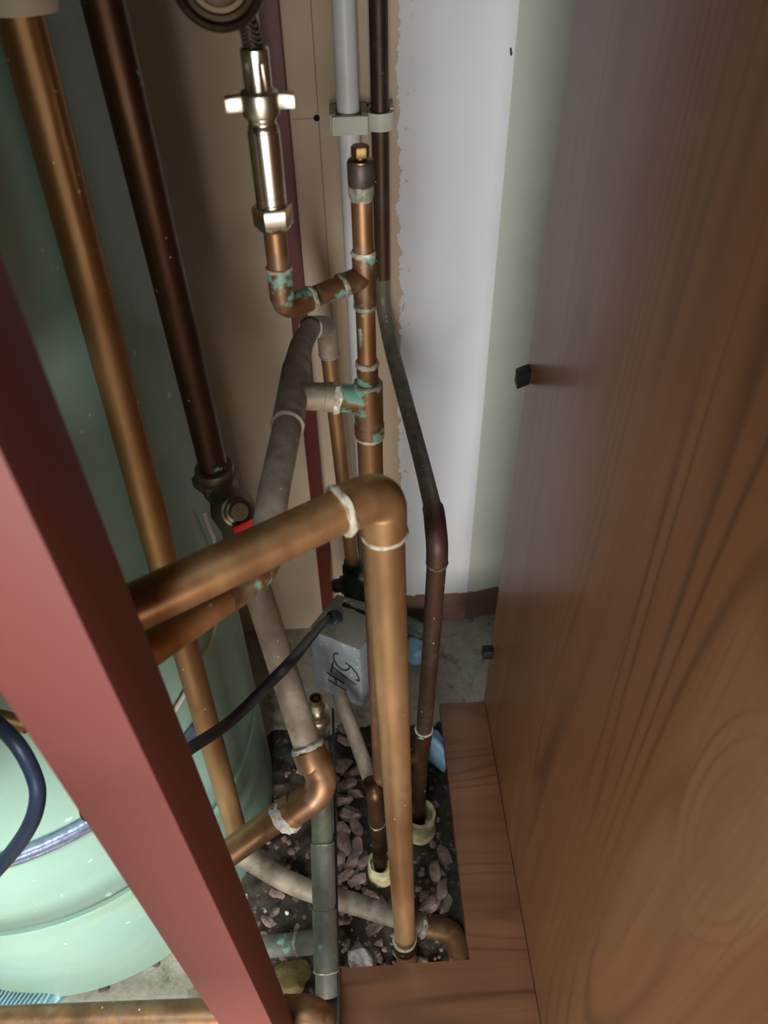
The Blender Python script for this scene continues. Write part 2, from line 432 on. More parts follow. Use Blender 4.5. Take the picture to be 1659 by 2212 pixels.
# strap / flat cable round it
def arc(z, R, a0, a1, n=40):
    return [V(CC.x+R*math.cos(a0+(a1-a0)*i/n), CC.y+R*math.sin(a0+(a1-a0)*i/n), z) for i in range(n+1)]
A0 = math.radians(-125); A1 = math.radians(-30)
single('flat_cable', 'shiny grey flat cable strapped around the green cylinder above its groove', 'cable',
       join(tube(arc(zb+.008, CR+.006, A0, A1), .0075, 12), tube(arc(zb-.006, CR+.004, A0, A1), .0052, 12)), M['grey_band'], CC+V(0, 0, zb))
single('thick_cable', 'thick navy blue rubber cable looped in front of the green cylinder', 'cable',
       tube(smoothpath([atd(-420, 1180, .70), atd(-240, 1320, .63), atd(-120, 1440, .60), atd(-40, 1530, .58), atd(35, 1605, .56), atd(75, 1680, .56), atd(80, 1735, .56), atd(58, 1795, .57), atd(8, 1862, .60), atd(-60, 1930, .62), atd(-190, 2040, .72), atZ(-380, 2100, .008)], 10), .0058, 20), M['navy_rubber'], atd(75, 1700, .56))
single('copper_pipe', 'short bright copper pipe end behind the thick navy cable', 'pipe',
       tube([atd(-90, 1530, .66), atd(16, 1556, .66), atd(60, 1566, .66)], .0075, 20), M['copper'], atd(16, 1556, .66))
single('white_cable', 'thin white cable running down the dark side of the green cylinder', 'cable',
       tube(smoothpath([cyl_hit(440, 1105, .006), cyl_hit(452, 1140, .006), cyl_hit(463, 1168, .006), cyl_hit(476, 1260, .006), cyl_hit(461, 1365, .006), cyl_hit(425, 1450, .006), cyl_hit(378, 1535, .006), cyl_hit(320, 1620, .006)], 10), .0026, 14), M['white_cable'], cyl_hit(461, 1365))

# ================================================================ red timber
YP = .19; YPB = .243
def post_pts(vrow):
    pass
l1, l2 = atY(31, 1548, YP), atY(470, 2212, YP)
b1, b2 = atY(227, 1450, YP), atY(588, 2212, YP)
r1, r2 = atY(349, 1450, YPB), atY(639, 2212, YPB)
def ln(p, q, z): k = (z-p.z)/(q.z-p.z); return p.x+(q.x-p.x)*k
def sect(z):
    xl, xb, xr = ln(l1, l2, z), ln(b1, b2, z), ln(r1, r2, z)
    return [V(xl, YP, z), V(xb, YP, z), V(xr, YPB, z), V(xl, YPB, z)]
single('timber_post', 'upright red-painted timber post close to the viewer, lit on its front', 'post',
       prism(sect(0.0), sect(1.9), .0025), M['red'], sect(0)[0], smooth=30)
xa, xb_ = atY(562, 60, 1.005).x, atY(606, 60, 1.005).x
single('timber_batten', 'narrow dark red timber batten fixed upright on the back wall', 'batten',
       box((xa, 1.004, .0), (xb_, 1.031, 2.2), .0015), M['red_dark'], (xa, 1.01, 0), smooth=30)

# ================================================================ cabinet boards
PX = .1915; DL = H-1.12
single('side_panel', 'large cherry wood laminate cabinet side panel standing on the right', 'cabinet panel',
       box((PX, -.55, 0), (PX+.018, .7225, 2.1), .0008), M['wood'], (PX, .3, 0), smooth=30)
LX = .1135; LY = .3335; X0 = -.0545
shape = [(X0, .05), (PX-.0008, .05), (PX-.0008, .7155), (LX+.003, .7155), (LX, LY), (X0, LY)]
single('base_panel', 'flat L-shaped cherry laminate base board around the pipe hole', 'cabinet board',
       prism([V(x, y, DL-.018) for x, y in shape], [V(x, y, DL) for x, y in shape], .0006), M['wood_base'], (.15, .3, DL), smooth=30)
c1 = atY(1122, 809, .708); c2 = atY(1048, 1407, .708)
single('panel_clip', 'black plastic clip on the back edge of the wood panel, before the cream wall', 'clip',
       prism([V(PX-.0155, .696, c1.z-.011), V(PX, .704, c1.z-.011), V(PX, .7195, c1.z-.011), V(PX-.0155, .7115, c1.z-.011)],
             [V(PX-.0155, .696, c1.z+.006), V(PX, .704, c1.z+.006), V(PX, .7195, c1.z+.006), V(PX-.0155, .7115, c1.z+.006)], .001), M['black'], c1, smooth=30)
single('panel_clip', 'black plastic clip low on the wood panel edge, above the concrete floor', 'clip',
       box((PX-.016, .700, c2.z-.010), (PX, .7135, c2.z+.008), .001), M['black'], c2, smooth=30)

# ================================================================ pipework helpers
def seg(p, q): return (Vector(q)-Vector(p)).normalized()
def vert(u, v, Y):                       # x of a vertical pipe, from one point of it
    return atY(u, v, Y)
def zat(u, v, Y): return atY(u, v, Y).z
def socket(c, axis, r, L, h=.0013):      # socket of a fitting: slightly wider sleeve
    return lathe(Vector(c)-Vector(axis).normalized()*L/2, axis, [(0, r), (0, r+h*.8), (.0008, r+h), (L-.0008, r+h), (L, r+h*.8), (L, r)], 36)

# ---- left riser
t = Thing('copper_pipe', 'golden copper riser in front of the green cylinder, cream collar at its top', 'pipe', V(-.178, .50, 0))
ra0, ra1 = atY(40, 20, .535), atY(520, 1860, .475)
d = seg(ra0, ra1)
t.part('pipe', tube([ra0-d*.35, ra0, ra0.lerp(ra1, .5), atd(519, 1826, 1.10)], .0140), M['copper_riser'])
ca = atY(46, 26, .535)
t.part('collar', lathe(ca-d*.075, d, [(0, .017), (0, .021), (.003, .0225), (.068, .0225), (.075, .0205), (.075, .0145)], 48), M['collar'], label='cream plastic collar')

# ---- second riser with its valve
rb0, rb1 = atY(222, 0, .60), atY(462, 1012, .605)
t = Thing('copper_pipe', 'dark copper riser nearest the bare plaster, ending in the red-handled valve', 'pipe', rb1)
d = seg(rb0, rb1)
t.part('pipe', tube([rb0-d*.35, rb0, rb0.lerp(rb1, .5), rb1], .0140), M['copper_dark'])
VD = (atd(512, 1118, .775)-atd(472, 1048, .80)).normalized()
v0 = rb1+d*.002
t = Thing('isolating_valve', 'dull brass isolating valve with red handle behind the big copper pipe', 'valve', v0)
t.part('collar', lathe(v0-d*.004, d, [(0, .0145), (0, .0185), (.003, .0195), (.008, .0195), (.009, .018)], 40), M['valve_metal'])
t.part('nut', hexnut(v0+d*.011, d, .014, .0238, rot=.3), M['valve_metal'])
bs = v0+d*.016; be = atd(532, 1150, .77)
bd = seg(bs, be); Lb = (be-bs).length
body = t.part('body', lathe(bs, bd, [(0, .015), (.004, .018), (.010, .0185), (.018, .0165), (.024, .019), (Lb*.5, .0225), (Lb*.75, .021), (Lb, .0175), (Lb+.012, .0175)], 40), M['valve_metal'])
hb = atd(512, 1105, .752)
hd = (V(0, 0, H)-hb).normalized()
hd = (hd+V(.25, 0, -.1)).normalized()
t.part('bonnet', lathe(hb-hd*.010, hd, [(0, .0145), (.006, .0145), (.007, .012), (.012, .0115), (.013, .009), (.020, .0085)], 36), M['valve_metal'])
hc = hb+hd*.007
hx = (atd(548, 1120, .74)-atd(488, 1148, .74)).normalized()
hy = hd.cross(hx).normalized()
def hp(a, b, c): return hc+hx*a+hy*b+hd*c
sgn = 1 if hy.z < 0 else -1
t.part('handle', prism([hp(-.014, sgn*.010, 0), hp(.020, sgn*.010, 0), hp(.022, sgn*.034, 0), hp(-.016, sgn*.030, 0)], [hp(-.014, sgn*.010, .006), hp(.020, sgn*.010, .006), hp(.022, sgn*.034, .006), hp(-.016, sgn*.030, .006)], .002), M['red_plastic'], label='red plastic lever handle')

# ---- pipe from the valve, sloping forward to an elbow, then left
ce = atd(703, 1690, .768)
c0 = atd(532, 1200, .785); 
dl = atd(500, 1838, .80); d1 = seg(ce, dl)
cdir = seg(c0, ce)
t = Thing('copper_pipe', 'dusty sloping pipe below the valve, turning left at a copper elbow with white paste', 'pipe', ce)
s1 = atd(668, 1622, .772)
t.part('pipe', tube([be+bd*.008, c0, c0.lerp(s1, .5), s1], .0140), M['grey'])
t.part('pipe', tube([ce+d1*.040, ce+d1*.09, ce+d1*.19], .0140), M['copper_old'], label='copper pipe end running left')
ce2 = ce+cdir*.004
el = fillet([s1-cdir*.004, ce2, ce2+d1*.045], .022, 12)
t.part('elbow', tube(el, [.0158]*3+[.0152]*(len(el)-6)+[.0158]*3), M['copper_old'])
t.part('solder_ring', ring(s1-cdir*.004, cdir, .0148, .0035, .0018, .12), M['solder_dull'])
pp = atd(617, 1775, .775); pq = ce2+d1*((pp-ce2).dot(d1))
t.part('paste', lathe(pq-d1*.007, d1, [(0, .0138), (.001, .0160), (.004, .0176), (.009, .0172), (.013, .0160), (.014, .0138)], 40, .22, 3), M['paste'], label='white jointing paste')
t.part('coupling', lathe(ce2+d1*.042, d1, [(0, .0142), (.001, .0158), (.016, .0158), (.017, .0142)], 40), M['copper'], label='bright copper coupling')
t.part('coupling', lathe(s1-cdir*.002, cdir, [(0, .0145), (.001, .0168), (.017, .0168), (.020, .0158)], 40), M['copper_old'])

# ---- front pipe: elbow, long vertical leg, long left leg
f0 = atY(826, 1062, .37); fb = atY(876, 2045, .37)
E1 = V(-.1207, .2882, f0.z); ed = seg(f0, E1)
vd = seg(f0, fb)
t = Thing('copper_pipe', 'thick front copper pipe: long upright leg with elbow and leg running left', 'pipe', fb)
pv = atY(829, 1146, .37)
t.part('pipe', tube([pv-vd*.004, pv.lerp(fb, .5), fb+vd*.02, V(fb.x+.003, .372, .002)], .0140), M['copper'])
pe = atd(733, 1082, .487); kE = (pe-f0).dot(ed)
t.part('pipe', tube([f0+ed*(kE-.004), f0+ed*.09, f0+ed*.13, f0+ed*.185], .0140), M['copper'])
el = fillet([f0+ed*(kE+.002), f0, pv+vd*.002], .021, 14)
t.part('elbow', tube(el, [.0156]*3+[.0152]*(len(el)-6)+[.0156]*3, 36), M['copper'])
t.part('solder_ring', ring(f0+ed*(kE+.002), ed, .0152, .0026, .0022, .12), M['solder'])
t.part('solder_ring', ring(pv+vd*.001, vd, .0150, .0016, .0013, .1), M['solder'])
bc = atY(874, 2030, .37)
t.part('coupling', lathe(bc, vd, [(0, .0142), (0, .0155), (.001, .0162), (.030, .0162), (.032, .015)], 40), M['copper_dark'])
t.part('solder_ring', ring(bc, vd, .0152, .0014, .0012, .06), M['solder'])

# ---- grey run: from the plasterboard elbow forward over the tee, then left under the front pipe
hY = .545
gp = [atd(712, 745, .985), atd(699, 697, .955), atd(672, 708, .885), atd(652, 742, .79), atd(642, 782, .70), atd(640, 800, .69), atd(645, 858, .65), atd(622, 915, .61), atd(590, 1070, .555), atd(574, 1190, .53), atd(556, 1240, .525), atd(344, 1386, .475)]
t = Thing('copper_pipe', 'dusty grey pipe arching from the back wall through the lower tee, under the front pipe', 'pipe', gp[6])
yb = .888
gx = atY(711, 765, yb); gz = atY(762, 1222, yb)
up = fillet([V(gx.x, yb, gx.z), V(gx.x-.002, yb, gx.z+.045), gp[2]+V(0, .01, .0), gp[2]], .022, 8)
t.part('elbow', tube(fillet([V(gx.x, yb, gx.z-.002), V(gx.x-.001, yb-.002, gx.z+.042), gp[2], gp[2]+(gp[3]-gp[2])*.06], [.030, .02], 10), .0132, 32), M['grey'])
t.part('pipe', tube([V(gx.x, yb, gx.z), V((gx.x+gz.x)/2, yb, (gx.z+gz.z)/2), gz], .0113), M['copper'], label='copper pipe dropping down the back wall')
t.part('solder_ring', ring(V(gx.x, yb, gx.z), (0, 0, 1), .0125, .0015, .0012, .1), M['solder_dull'])
t.part('pipe', tube(fillet([gp[2]+(gp[3]-gp[2])*.03, gp[3], gp[4], gp[5]], [.03, .02], 8), .0112), M['grey'])
t.part('solder_ring', ring(gp[2]+(gp[3]-gp[2])*.05, gp[3]-gp[2], .0128, .001, .0006, .1), M['grey'])
tee_a = gp[5]; tee_b = gp[7]; ta = seg(tee_a, tee_b)
th = atY(798, 862, hY)                                  # the lower tee of the upright pipe
tc = tee_a.lerp(tee_b, .5); br = seg(tc, th)
t.part('tee', join(lathe(tee_a-ta*.004, ta, [(0, .0113), (0, .0122), (.001, .0127), ((tee_b-tee_a).length+.006, .0127), ((tee_b-tee_a).length+.008, .0118)], 36),
                   lathe(tc, br, [(0, .0118), (.026, .0118), (.0265, .0126), (.038, .0126), (.039, .0115)], 36)), M['grey'])
t.part('solder_ring', ring(tee_b+ta*.003, ta, .0122, .0016, .0008, .12), M['grey'])
t.part('pipe', tube(smoothpath([tee_b-ta*.002, gp[7].lerp(gp[8], .5), gp[8], gp[8].lerp(gp[9], .8)], 6), .0113), M['grey'])
dE = seg(gp[10], gp[11])
t.part('elbow', tube(fillet([gp[8].lerp(gp[9], .7), gp[9]+seg(gp[8], gp[9])*.012, gp[10]+dE*.02, gp[10]+dE*.03], .016, 10), .0120), M['copper_fit'])
t.part('pipe', tube([gp[10]+dE*.018, gp[10].lerp(gp[11], .5), gp[11], gp[11]+dE*.045], .0115), M['copper'], label='copper pipe end under the front pipe')

# ---- upright with drain plug, two tees
hx = atY(787, 600, hY).x
def hz(u, v): return V(hx+(hz_slope*(v-600)), hY, atY(u, v, hY).z)
hz_slope = 0.0
hP = lambda v, u=None: atY(u if u else 787+(v-600)*.043, v, hY)
t = Thing('copper_pipe', 'slim copper upright with brass plug on top and two tees', 'pipe', hP(960))
DN = V(0, 0, -1)
def axp(v): p = hP(v); return V(hx, hY, p.z)
def vlathe(v0, v1, prof_r, seg_=36, **k):
    a_, b_ = axp(v0), axp(v1); L = (a_-b_).length
    return lathe(a_, DN, [(L*f, r) for f, r in prof_r], seg_, **k)
plug = t.part('drain_plug', join(hexnut((axp(316)+axp(336))*.5, DN, (axp(312)-axp(335)).length, .0063, .04, .4),
              vlathe(333, 347, [(0, .0040), (1, .0040)], 24), vlathe(343, 349, [(0, .0075), (.3, .0085), (1, .0085)], 24)), M['brass'], label='brass square-headed plug')
t.part('cap_nut', vlathe(346, 400, [(0, .0078), (.03, .0088), (.08, .0092), (.9, .0092), (1, .0086)], 40), M['cap'], label='dark grey cap nut')
t.part('solder_ring', vlathe(398, 432, [(0, .0086), (.3, .0092), (.65, .0088), (1, .0077)], 36, wob=.16, seed=4), M['solder_dull'])
t.part('pipe', tube([axp(420), axp(480), axp(550)], .0077), M['copper_old'])
t.part('solder_ring', ring(axp(547), DN, .0082, .0024, .0010, .12), M['solder'])
ul = atY(741, 614, .532); ubr = seg(axp(600), atd(640, 632, .572))
lp = V(-.0462, .506, 0)
lel = V(lp.x, lp.y, atY(640, 634, .516).z)
ua = axp(598); lel.z = ua.z-.0025; ubr = seg(ua, lel)
t.part('tee', join(vlathe(545, 662, [(0, .0078), (.01, .0088), (.98, .0088), (1, .0078)], 36), lathe(ua, ubr, [(0, .0086), (.019, .0086), (.0195, .0078)], 32)), M['copper_green'])
t.part('pipe', tube([ua+ubr*.016, ua+ubr*.030, ua+ubr*.042], .0077), M['copper_fit'])
t.part('solder_ring', ring(ua+ubr*.020, ubr, .0082, .0022, .0008, .14), M['solder_dull'])
Lu = (lel-ua).length
t.part('solder_ring', ring(ua+ubr*(Lu-.023), ubr, .0082, .0022, .0010, .14), M['solder'])
t.part('elbow', tube(fillet([ua+ubr*(Lu-.024), lel, V(lp.x, lp.y, atY(607, 578, .506).z)], .0125, 12), .0087), M['copper_green'])
t.part('solder_ring', ring(V(lp.x, lp.y, atY(607, 579, .506).z), DN, .0083, .0012, .0010, .08), M['solder'])
t.part('pipe', tube([V(lp.x, lp.y, atY(607, 580, .506).z), V(lp.x, lp.y, atY(602, 530, .506).z), V(lp.x, lp.y, atY(597, 470, .506).z)], .0077), M['copper_old'])
t.part('solder_ring', ring(axp(660), DN, .0080, .0022, .0012, .1), M['solder_dull'])
t.part('pipe', tube([axp(655), axp(720), axp(790)], .0077), M['copper'])
t.part('paint_patch', lathe(axp(700), DN, [(0, .0077), (.004, .0081), (.018, .0081), (.022, .0077)], 20, .05, 5)[0:2] if False else
       tube([V(hx-.0048, hY-.0050, axp(700).z), V(hx-.0040, hY-.0056, axp(718).z), V(hx-.0050, hY-.0048, axp(742).z)], [.0018, .0026, .0014], 10), M['solder_dull'], label='pale paint patch')
t.part('solder_ring', ring(axp(785), DN, .0082, .0026, .0014, .1), M['solder'])
t.part('reducer', vlathe(785, 826, [(0, .0080), (.03, .0089), (.95, .0089), (1, .0084)], 36), M['copper_fit'])
t.part('solder_ring', ring(axp(831), DN, .0108, .0030, .0016, .1), M['solder_dull'])
thp = axp(862); br2 = seg(thp, tc); Lt = (tc-thp).length
t.part('tee', join(vlathe(828, 938, [(0, .0110), (.03, .0124), (.78, .0124), (.79, .0130), (.98, .0130), (1, .0115)], 40),
                   lathe(thp, br2, [(0, .0118), (Lt-.038, .0118), (Lt-.037, .0124), (Lt-.030, .0124), (Lt-.029, .0115)], 36)), M['copper_green'])
t.part('solder_ring', ring(thp+br2*(Lt-.037), br2, .0122, .0030, .0014, .25), M['solder'])
t.part('solder_ring', ring(axp(941), DN, .0116, .0016, .0010, .06), M['solder'])
t.part('pipe', tube([axp(936), axp(1100), axp(1500), V(hx+.001, hY+.004, .002)], .0113), M['copper_old'])

# ---- check valve on the upper branch
LZ = lambda u, v: atY(u, v, lp.y).z
t = Thing('check_valve', 'chrome check valve with hexagon nut and two-winged collar', 'valve', V(lp.x, lp.y, LZ(595, 470)))
def L2(va, vb, prof, seg_=40):
    za, zb_ = LZ(560, va), LZ(560, vb)
    return lathe(V(lp.x, lp.y, za), DN, [((za-zb_)*f, r) for f, r in prof], seg_)
zc = (LZ(585, 440)+LZ(597, 487))/2
t.part('nut', join(hexnut(V(lp.x, lp.y, zc), DN, LZ(585, 440)-LZ(597, 484), .0132, .06, .35), L2(482, 497, [(0, .0118), (.6, .0108), (1, .0085)])), M['chrome'])
t.part('body', L2(250, 445, [(0, .0088), (.03, .0090), (.05, .0083), (.08, .0083), (.10, .0090), (.15, .0090), (.155, .0098), (.84, .0098), (.845, .0093), (.87, .0093), (.875, .0098), (.93, .0098), (.935, .0092), (.95, .0092), (.96, .0098), (1, .0098)]), M['chrome'])
t.part('collar', L2(192, 252, [(0, .0085), (.03, .0098), (.10, .0112), (.18, .0114), (.80, .0114), (.95, .0106), (1, .0090)]), M['chrome_dull'])
zt, zbm = LZ(560, 205), LZ(560, 238)
for sx, yy in ((-1, -.001), (1, .003)):
    t.part('wing', prism([V(lp.x+sx*.0095, lp.y+yy-.0035, zbm), V(lp.x+sx*.0205, lp.y+yy-.0045, zbm), V(lp.x+sx*.0205, lp.y+yy+.0035, zbm), V(lp.x+sx*.0095, lp.y+yy+.0035, zbm)],
                         [V(lp.x+sx*.0095, lp.y+yy-.0035, zt+.001), V(lp.x+sx*.0205, lp.y+yy-.0045, zt), V(lp.x+sx*.0205, lp.y+yy+.0035, zt), V(lp.x+sx*.0095, lp.y+yy+.0035, zt+.001)], .0012), M['chrome_dull'])
t = Thing('braided_hose', 'steel braided hose with fluted chrome ferrule above the winged collar', 'hose', V(lp.x, lp.y, LZ(555, 190)))
zf0, zf1 = LZ(548, 100), LZ(557, 196)
flute = []
vs, fs = [], []
n = 48
for j, (f, k) in enumerate([(0, .86), (.04, .98), (.30, 1), (.34, 1), (.94, 1), (.98, .97), (1, .85)]):
    for i in range(n):
        a = 2*math.pi*i/n
        cut = 0.0
        if .3 < f < .95: cut = max(0, math.cos(a*6))**2*.12
        vs.append(V(lp.x+math.cos(a)*.0082*(k-cut), lp.y+math.sin(a)*.0082*(k-cut), zf0+(zf1-zf0)*f))
for j in range(6):
    for i in range(n):
        i2 = (i+1) % n; fs.append([j*n+i, j*n+i2, (j+1)*n+i2, (j+1)*n+i])
fs.append(list(range(n))[::-1]); fs.append([6*n+i for i in range(n)])
t.part('ferrule', (vs, fs), M['chrome'])
t.part('braid', tube(smoothpath([V(lp.x, lp.y, zf0-.002), V(lp.x-.0015, lp.y, LZ(535, 60)), V(lp.x-.005, lp.y, LZ(528, 20)), V(lp.x-.012, lp.y+.002, LZ(520, -30)), V(lp.x-.022, lp.y+.01, LZ(510, -90))], 8), .0060, 24), M['braid'])
gc = atd(470, -50, .405); gd = (V(0, 0, H-.05)-gc).normalized()
t = Thing('pressure_gauge', 'round metal gauge rim at the top edge, in front of the braided hose', 'gauge', gc)
t.part('case', lathe(gc-gd*.020, gd, [(0, .016), (.002, .0225), (.010, .0240), (.020, .0240)], 64), M['valve_metal'])
t.part('bezel', lathe(gc-gd*.002, gd, [(0, .0236), (.001, .0246), (.004, .0248), (.007, .0236), (.0085, .0212), (.007, .0195), (.004, .0190)], 64), M['gauge'])
t.part('dial', lathe(gc+gd*.0010, gd, [(0, .0197), (.0035, .0192), (.0045, .0165), (.0030, .0155), (.0030, .0130), (.0055, .0120), (.0075, .006), (.008, .001)], 64), M['gauge'], label='stepped brown metal face')

# ---- white plastic pipe, brown pipe and their wall clips
wx = atY(752, 230, 1.0).x
single('plastic_pipe', 'straight white plastic pipe clipped upright on the back wall', 'pipe', tube([V(wx, 1.004, .02), V(wx, 1.002, 1.0), V(wx, 1.0, 1.6)], .0135, 32), M['white_plastic'], V(wx, 1.0, .02))
jx = atY(822, 300, 1.003).x
jz = atY(832, 655, 1.003)
jp = [V(jx, 1.003, 1.6), V(jx, 1.003, jz.z), atY(858, 800, .93), atY(905, 975, .80), atY(937, 1105, .655), atY(943, 1145, .615), atY(945, 1235, .60)]
jb = atY(916, 1575, .60)
t = Thing('copper_pipe', 'brown pipe clipped beside the white pipe, bending forward and down on the right', 'pipe', jb)
jq = atY(830, 600, 1.003); jq.x = jx
t.part('pipe', tube([jp[0], V(jx, 1.003, 1.2), jq], .0105), M['brown'])
t.part('pipe', tube(smoothpath([jq+V(0, 0, .001), V(jx, 1.002, atY(833, 655, 1.0).z), atY(840, 725, .975), jp[2], jp[3], jp[4]], 10), .0105), M['brown_dust'], label='dusty sloping length of pipe')
t.part('elbow', tube(smoothpath([jp[4]-seg(jp[3], jp[4])*.006, atY(938, 1112, .645), atY(941, 1140, .62), atY(944, 1175, .605), atY(944, 1215, .60)], 8), .0124), M['brown'])
t.part('pipe', tube([atY(944, 1205, .60), atY(930, 1410, .60), jb], .0112), M['brown'])
t.part('solder_ring', ring(atY(944, 1216, .60), (0, 0, 1), .0118, .0015, .0008, .1), M['brown_dust'])
jt = seg(jp[6], jb)
t.part('solder_ring', ring(jb, (0, 0, 1), .0122, .0018, .0014, .08), M['solder'])
jm = atY(909, 1628, .595); jl = atZ(903, 1785, .02)
bl = (jb-jm).normalized()
t.part('tee', join(lathe(jb, seg(jb, jm), [(0, .0114), (.001, .0128), (.062, .0128), (.064, .0115)], 36), lathe(jm+V(0, 0, -.004), V(-1, -.25, .25), [(0, .0118), (.030, .0118), (.0305, .0126), (.034, .0126)], 32)), M['copper_dark'])
t.part('pipe', tube([jm, jm.lerp(jl, .6), V(jl.x, jl.y, .004)], .0112), M['copper_dark'])
single('pipe_sleeve', 'cream plastic sleeve around the foot of the brown pipe', 'sleeve',
       lathe(V(jl.x+.003, jl.y, .0), (0, 0, 1), [(0, .020), (.006, .026), (.03, .0265), (.062, .025), (.066, .0245), (.066, .0195), (.03, .018), (.02, .016)], 40, .08, 2), M['sleeve'], V(jl.x, jl.y, 0))

ck = atY(760, 268, .985)
t = Thing('pipe_clip', 'cream plastic wall clip around the white pipe', 'clip', V(wx, 1.02, ck.z))
def ubox(x0, x1, y0, y1, z0, z1): return box((x0, y0, z0), (x1, y1, z1), .002)
z0, z1 = atY(752, 292, .984).z, atY(752, 250, .984).z
t.part('jaw', ubox(wx-.0205, wx+.0225, .981, .9885, z0, z1), M['clip_plastic'])
t.part('base', join(ubox(wx-.0225, wx-.015, .986, 1.030, z0+.002, z1+.001), ubox(wx+.015, wx+.0225, .986, 1.030, z0+.002, z1+.001), ubox(wx-.0225, wx+.0225, 1.018, 1.0302, z0, z1)), M['clip_plastic'])
z0, z1 = atY(825, 285, .990).z, atY(825, 246, .990).z
t = Thing('pipe_clip', 'smaller cream plastic wall clip around the brown pipe', 'clip', V(jx, 1.02, z0))
jw = []
for i in range(13):
    a = math.pi*(1+i/12)
    jw.append((math.cos(a), math.sin(a)))
outer = [(jx+c*.0165, 1.003+s*.0150) for c, s in jw]; inner = [(jx+c*.0112, 1.003+s*.0112) for c, s in jw][::-1]
poly = outer+inner
t.part('jaw', prism([V(x, y, z0) for x, y in poly], [V(x, y, z1) for x, y in poly]), M['clip_plastic'])
t.part('base', join(ubox(jx-.0165, jx-.0112, 1.003, 1.030, z0, z1), ubox(jx+.0112, jx+.0165, 1.003, 1.030, z0, z1+.003), ubox(jx-.0165, jx+.0165, 1.017, 1.0302, z0, z1)), M['clip_plastic'])

# ---- motorised valve
DV = H-.93
def vt(u, v): return atZ(u, v, DV)
top = [vt(689, 1369), vt(777, 1405), vt(802, 1376), vt(807, 1306), vt(728, 1282), vt(667, 1356)]
hgt = DV-atY(786, 1529, vt(777, 1405).y).z
bot = []
for i, p in enumerate(top):
    q = p.copy(); q.z -= hgt; bot.append(q)
vc = sum(top, V(0, 0, 0))/6
t = Thing('motorised_valve', 'dusty grey motorised heating valve with handwritten letters behind the front pipe', 'valve', V(vc.x, vc.y, DV-hgt))
cover = t.part('cover', prism(bot, top, .003, 2), M['cover'], smooth=30)
# lettering H T G, read sideways, on the front face
fl, fr = top[0], top[1]; fx = (fr-fl); fw = fx.length; fx.normalize()
fn = fx.cross(V(0, 0, 1)).normalized()
if fn.y > 0: fn = -fn
def fp(a, b): return fl+fx*(a*fw)-V(0, 0, 1)*(b*hgt)+fn*.0006
strokes = {
 'H': [[(.17, .90), (.62, .86)], [(.20, .71), (.66, .74)], [(.42, .88), (.42, .72)]],
 'T': [[(.10, .60), (.88, .60)], [(.14, .70), (.10, .48)]],
}
H_ = [[(.12, .74), (.58, .80)], [(.10, .62), (.55, .68)], [(.34, .77), (.31, .65)]]
T_ = [[(.26, .47), (.86, .62)], [(.22, .58), (.30, .38)]]
G_ = [[(.46, .20), (.36, .22), (.33, .32), (.42, .42), (.58, .44), (.70, .38), (.72, .32)], [(.62, .30), (.78, .34), (.92, .44), (.94, .52), (.86, .52)]]
letters = []
for st in H_+T_+G_:
    pts = smoothpath([fp(a, b) for a, b in st], 6) if len(st) > 2 else [fp(*st[0]), fp(*st[1])]
    letters.append(tube(pts, .0011, 8))
t.part('lettering', join(*letters), M['ink'], parent=cover, label='handwritten black letters HTG')
# slot in the top
s0, s1_ = vt(740, 1305), vt(791, 1326)
sd = seg(s0, s1_); sn = V(-sd.y, sd.x, 0)
def quad(p, q, w): return prism([p-sn*w, q-sn*w, q+sn*w, p+sn*w], [x+V(0, 0, .0007) for x in (p-sn*w, q-sn*w, q+sn*w, p+sn*w)])
sl = (s1_-s0).length
t.part('slot', join(quad(s0, s0+sd*sl*.30, .0038), quad(s0+sd*sl*.28, s0+sd*sl*.62, .0016), quad(s0+sd*sl*.6, s1_, .0030)), M['hole'], parent=cover, label='black lever slot')
gl_ = vt(722, 1336)
t.part('cable_gland', lathe(gl_, V(-.35, -.35, .8), [(-.002, .013), (.002, .0128), (.003, .0112), (.006, .011), (.007, .0095), (.012, .0085)], 32), M['black_rubber'], parent=cover)
t.part('cable', tube(smoothpath([gl_+V(0, 0, .0), gl_+V(-.008, -.010, .012), atd(690, 1354, 1.0), atd(640, 1415, .765), atd(590, 1468, .725), atd(500, 1556, .70), atd(415, 1614, .66), atd(300, 1690, .62), atd(180, 1760, .58)], 10), .0054, 18), M['black_rubber'])
vb = V(gz.x+.006, .86, DV-.03)
t.part('body', join(lathe(V(gz.x, yb, gz.z+.012), DN, [(0, .0125), (.001, .0145), (.014, .0145), (.015, .0175), (.03, .0175), (.032, .014), (.12, .016), (.125, .011), (.15, .011)], 32),
                    lathe(V(gz.x+.004, yb, gz.z-.035), V(.1, -1, -.25), [(0, .024), (.028, .024), (.034, .020), (.06, .020)], 32),
                    lathe(V(gz.x-.004, yb, gz.z-.045), V(-1, -.15, .05), [(0, .016), (.018, .016), (.019, .012), (.030, .012), (.031, .0095), (.034, .0095)], 28)), M['green_valve'])
t.part('union_nut', lathe(atd(787, 1237, 1.26), V(.55, -.3, -.8), [(0, .011), (.001, .0135), (.012, .0140), (.013, .0115), (.020, .0115), (.021, .0130), (.028, .0130)], 32), M['solder_dull'], label='pale green union nut')

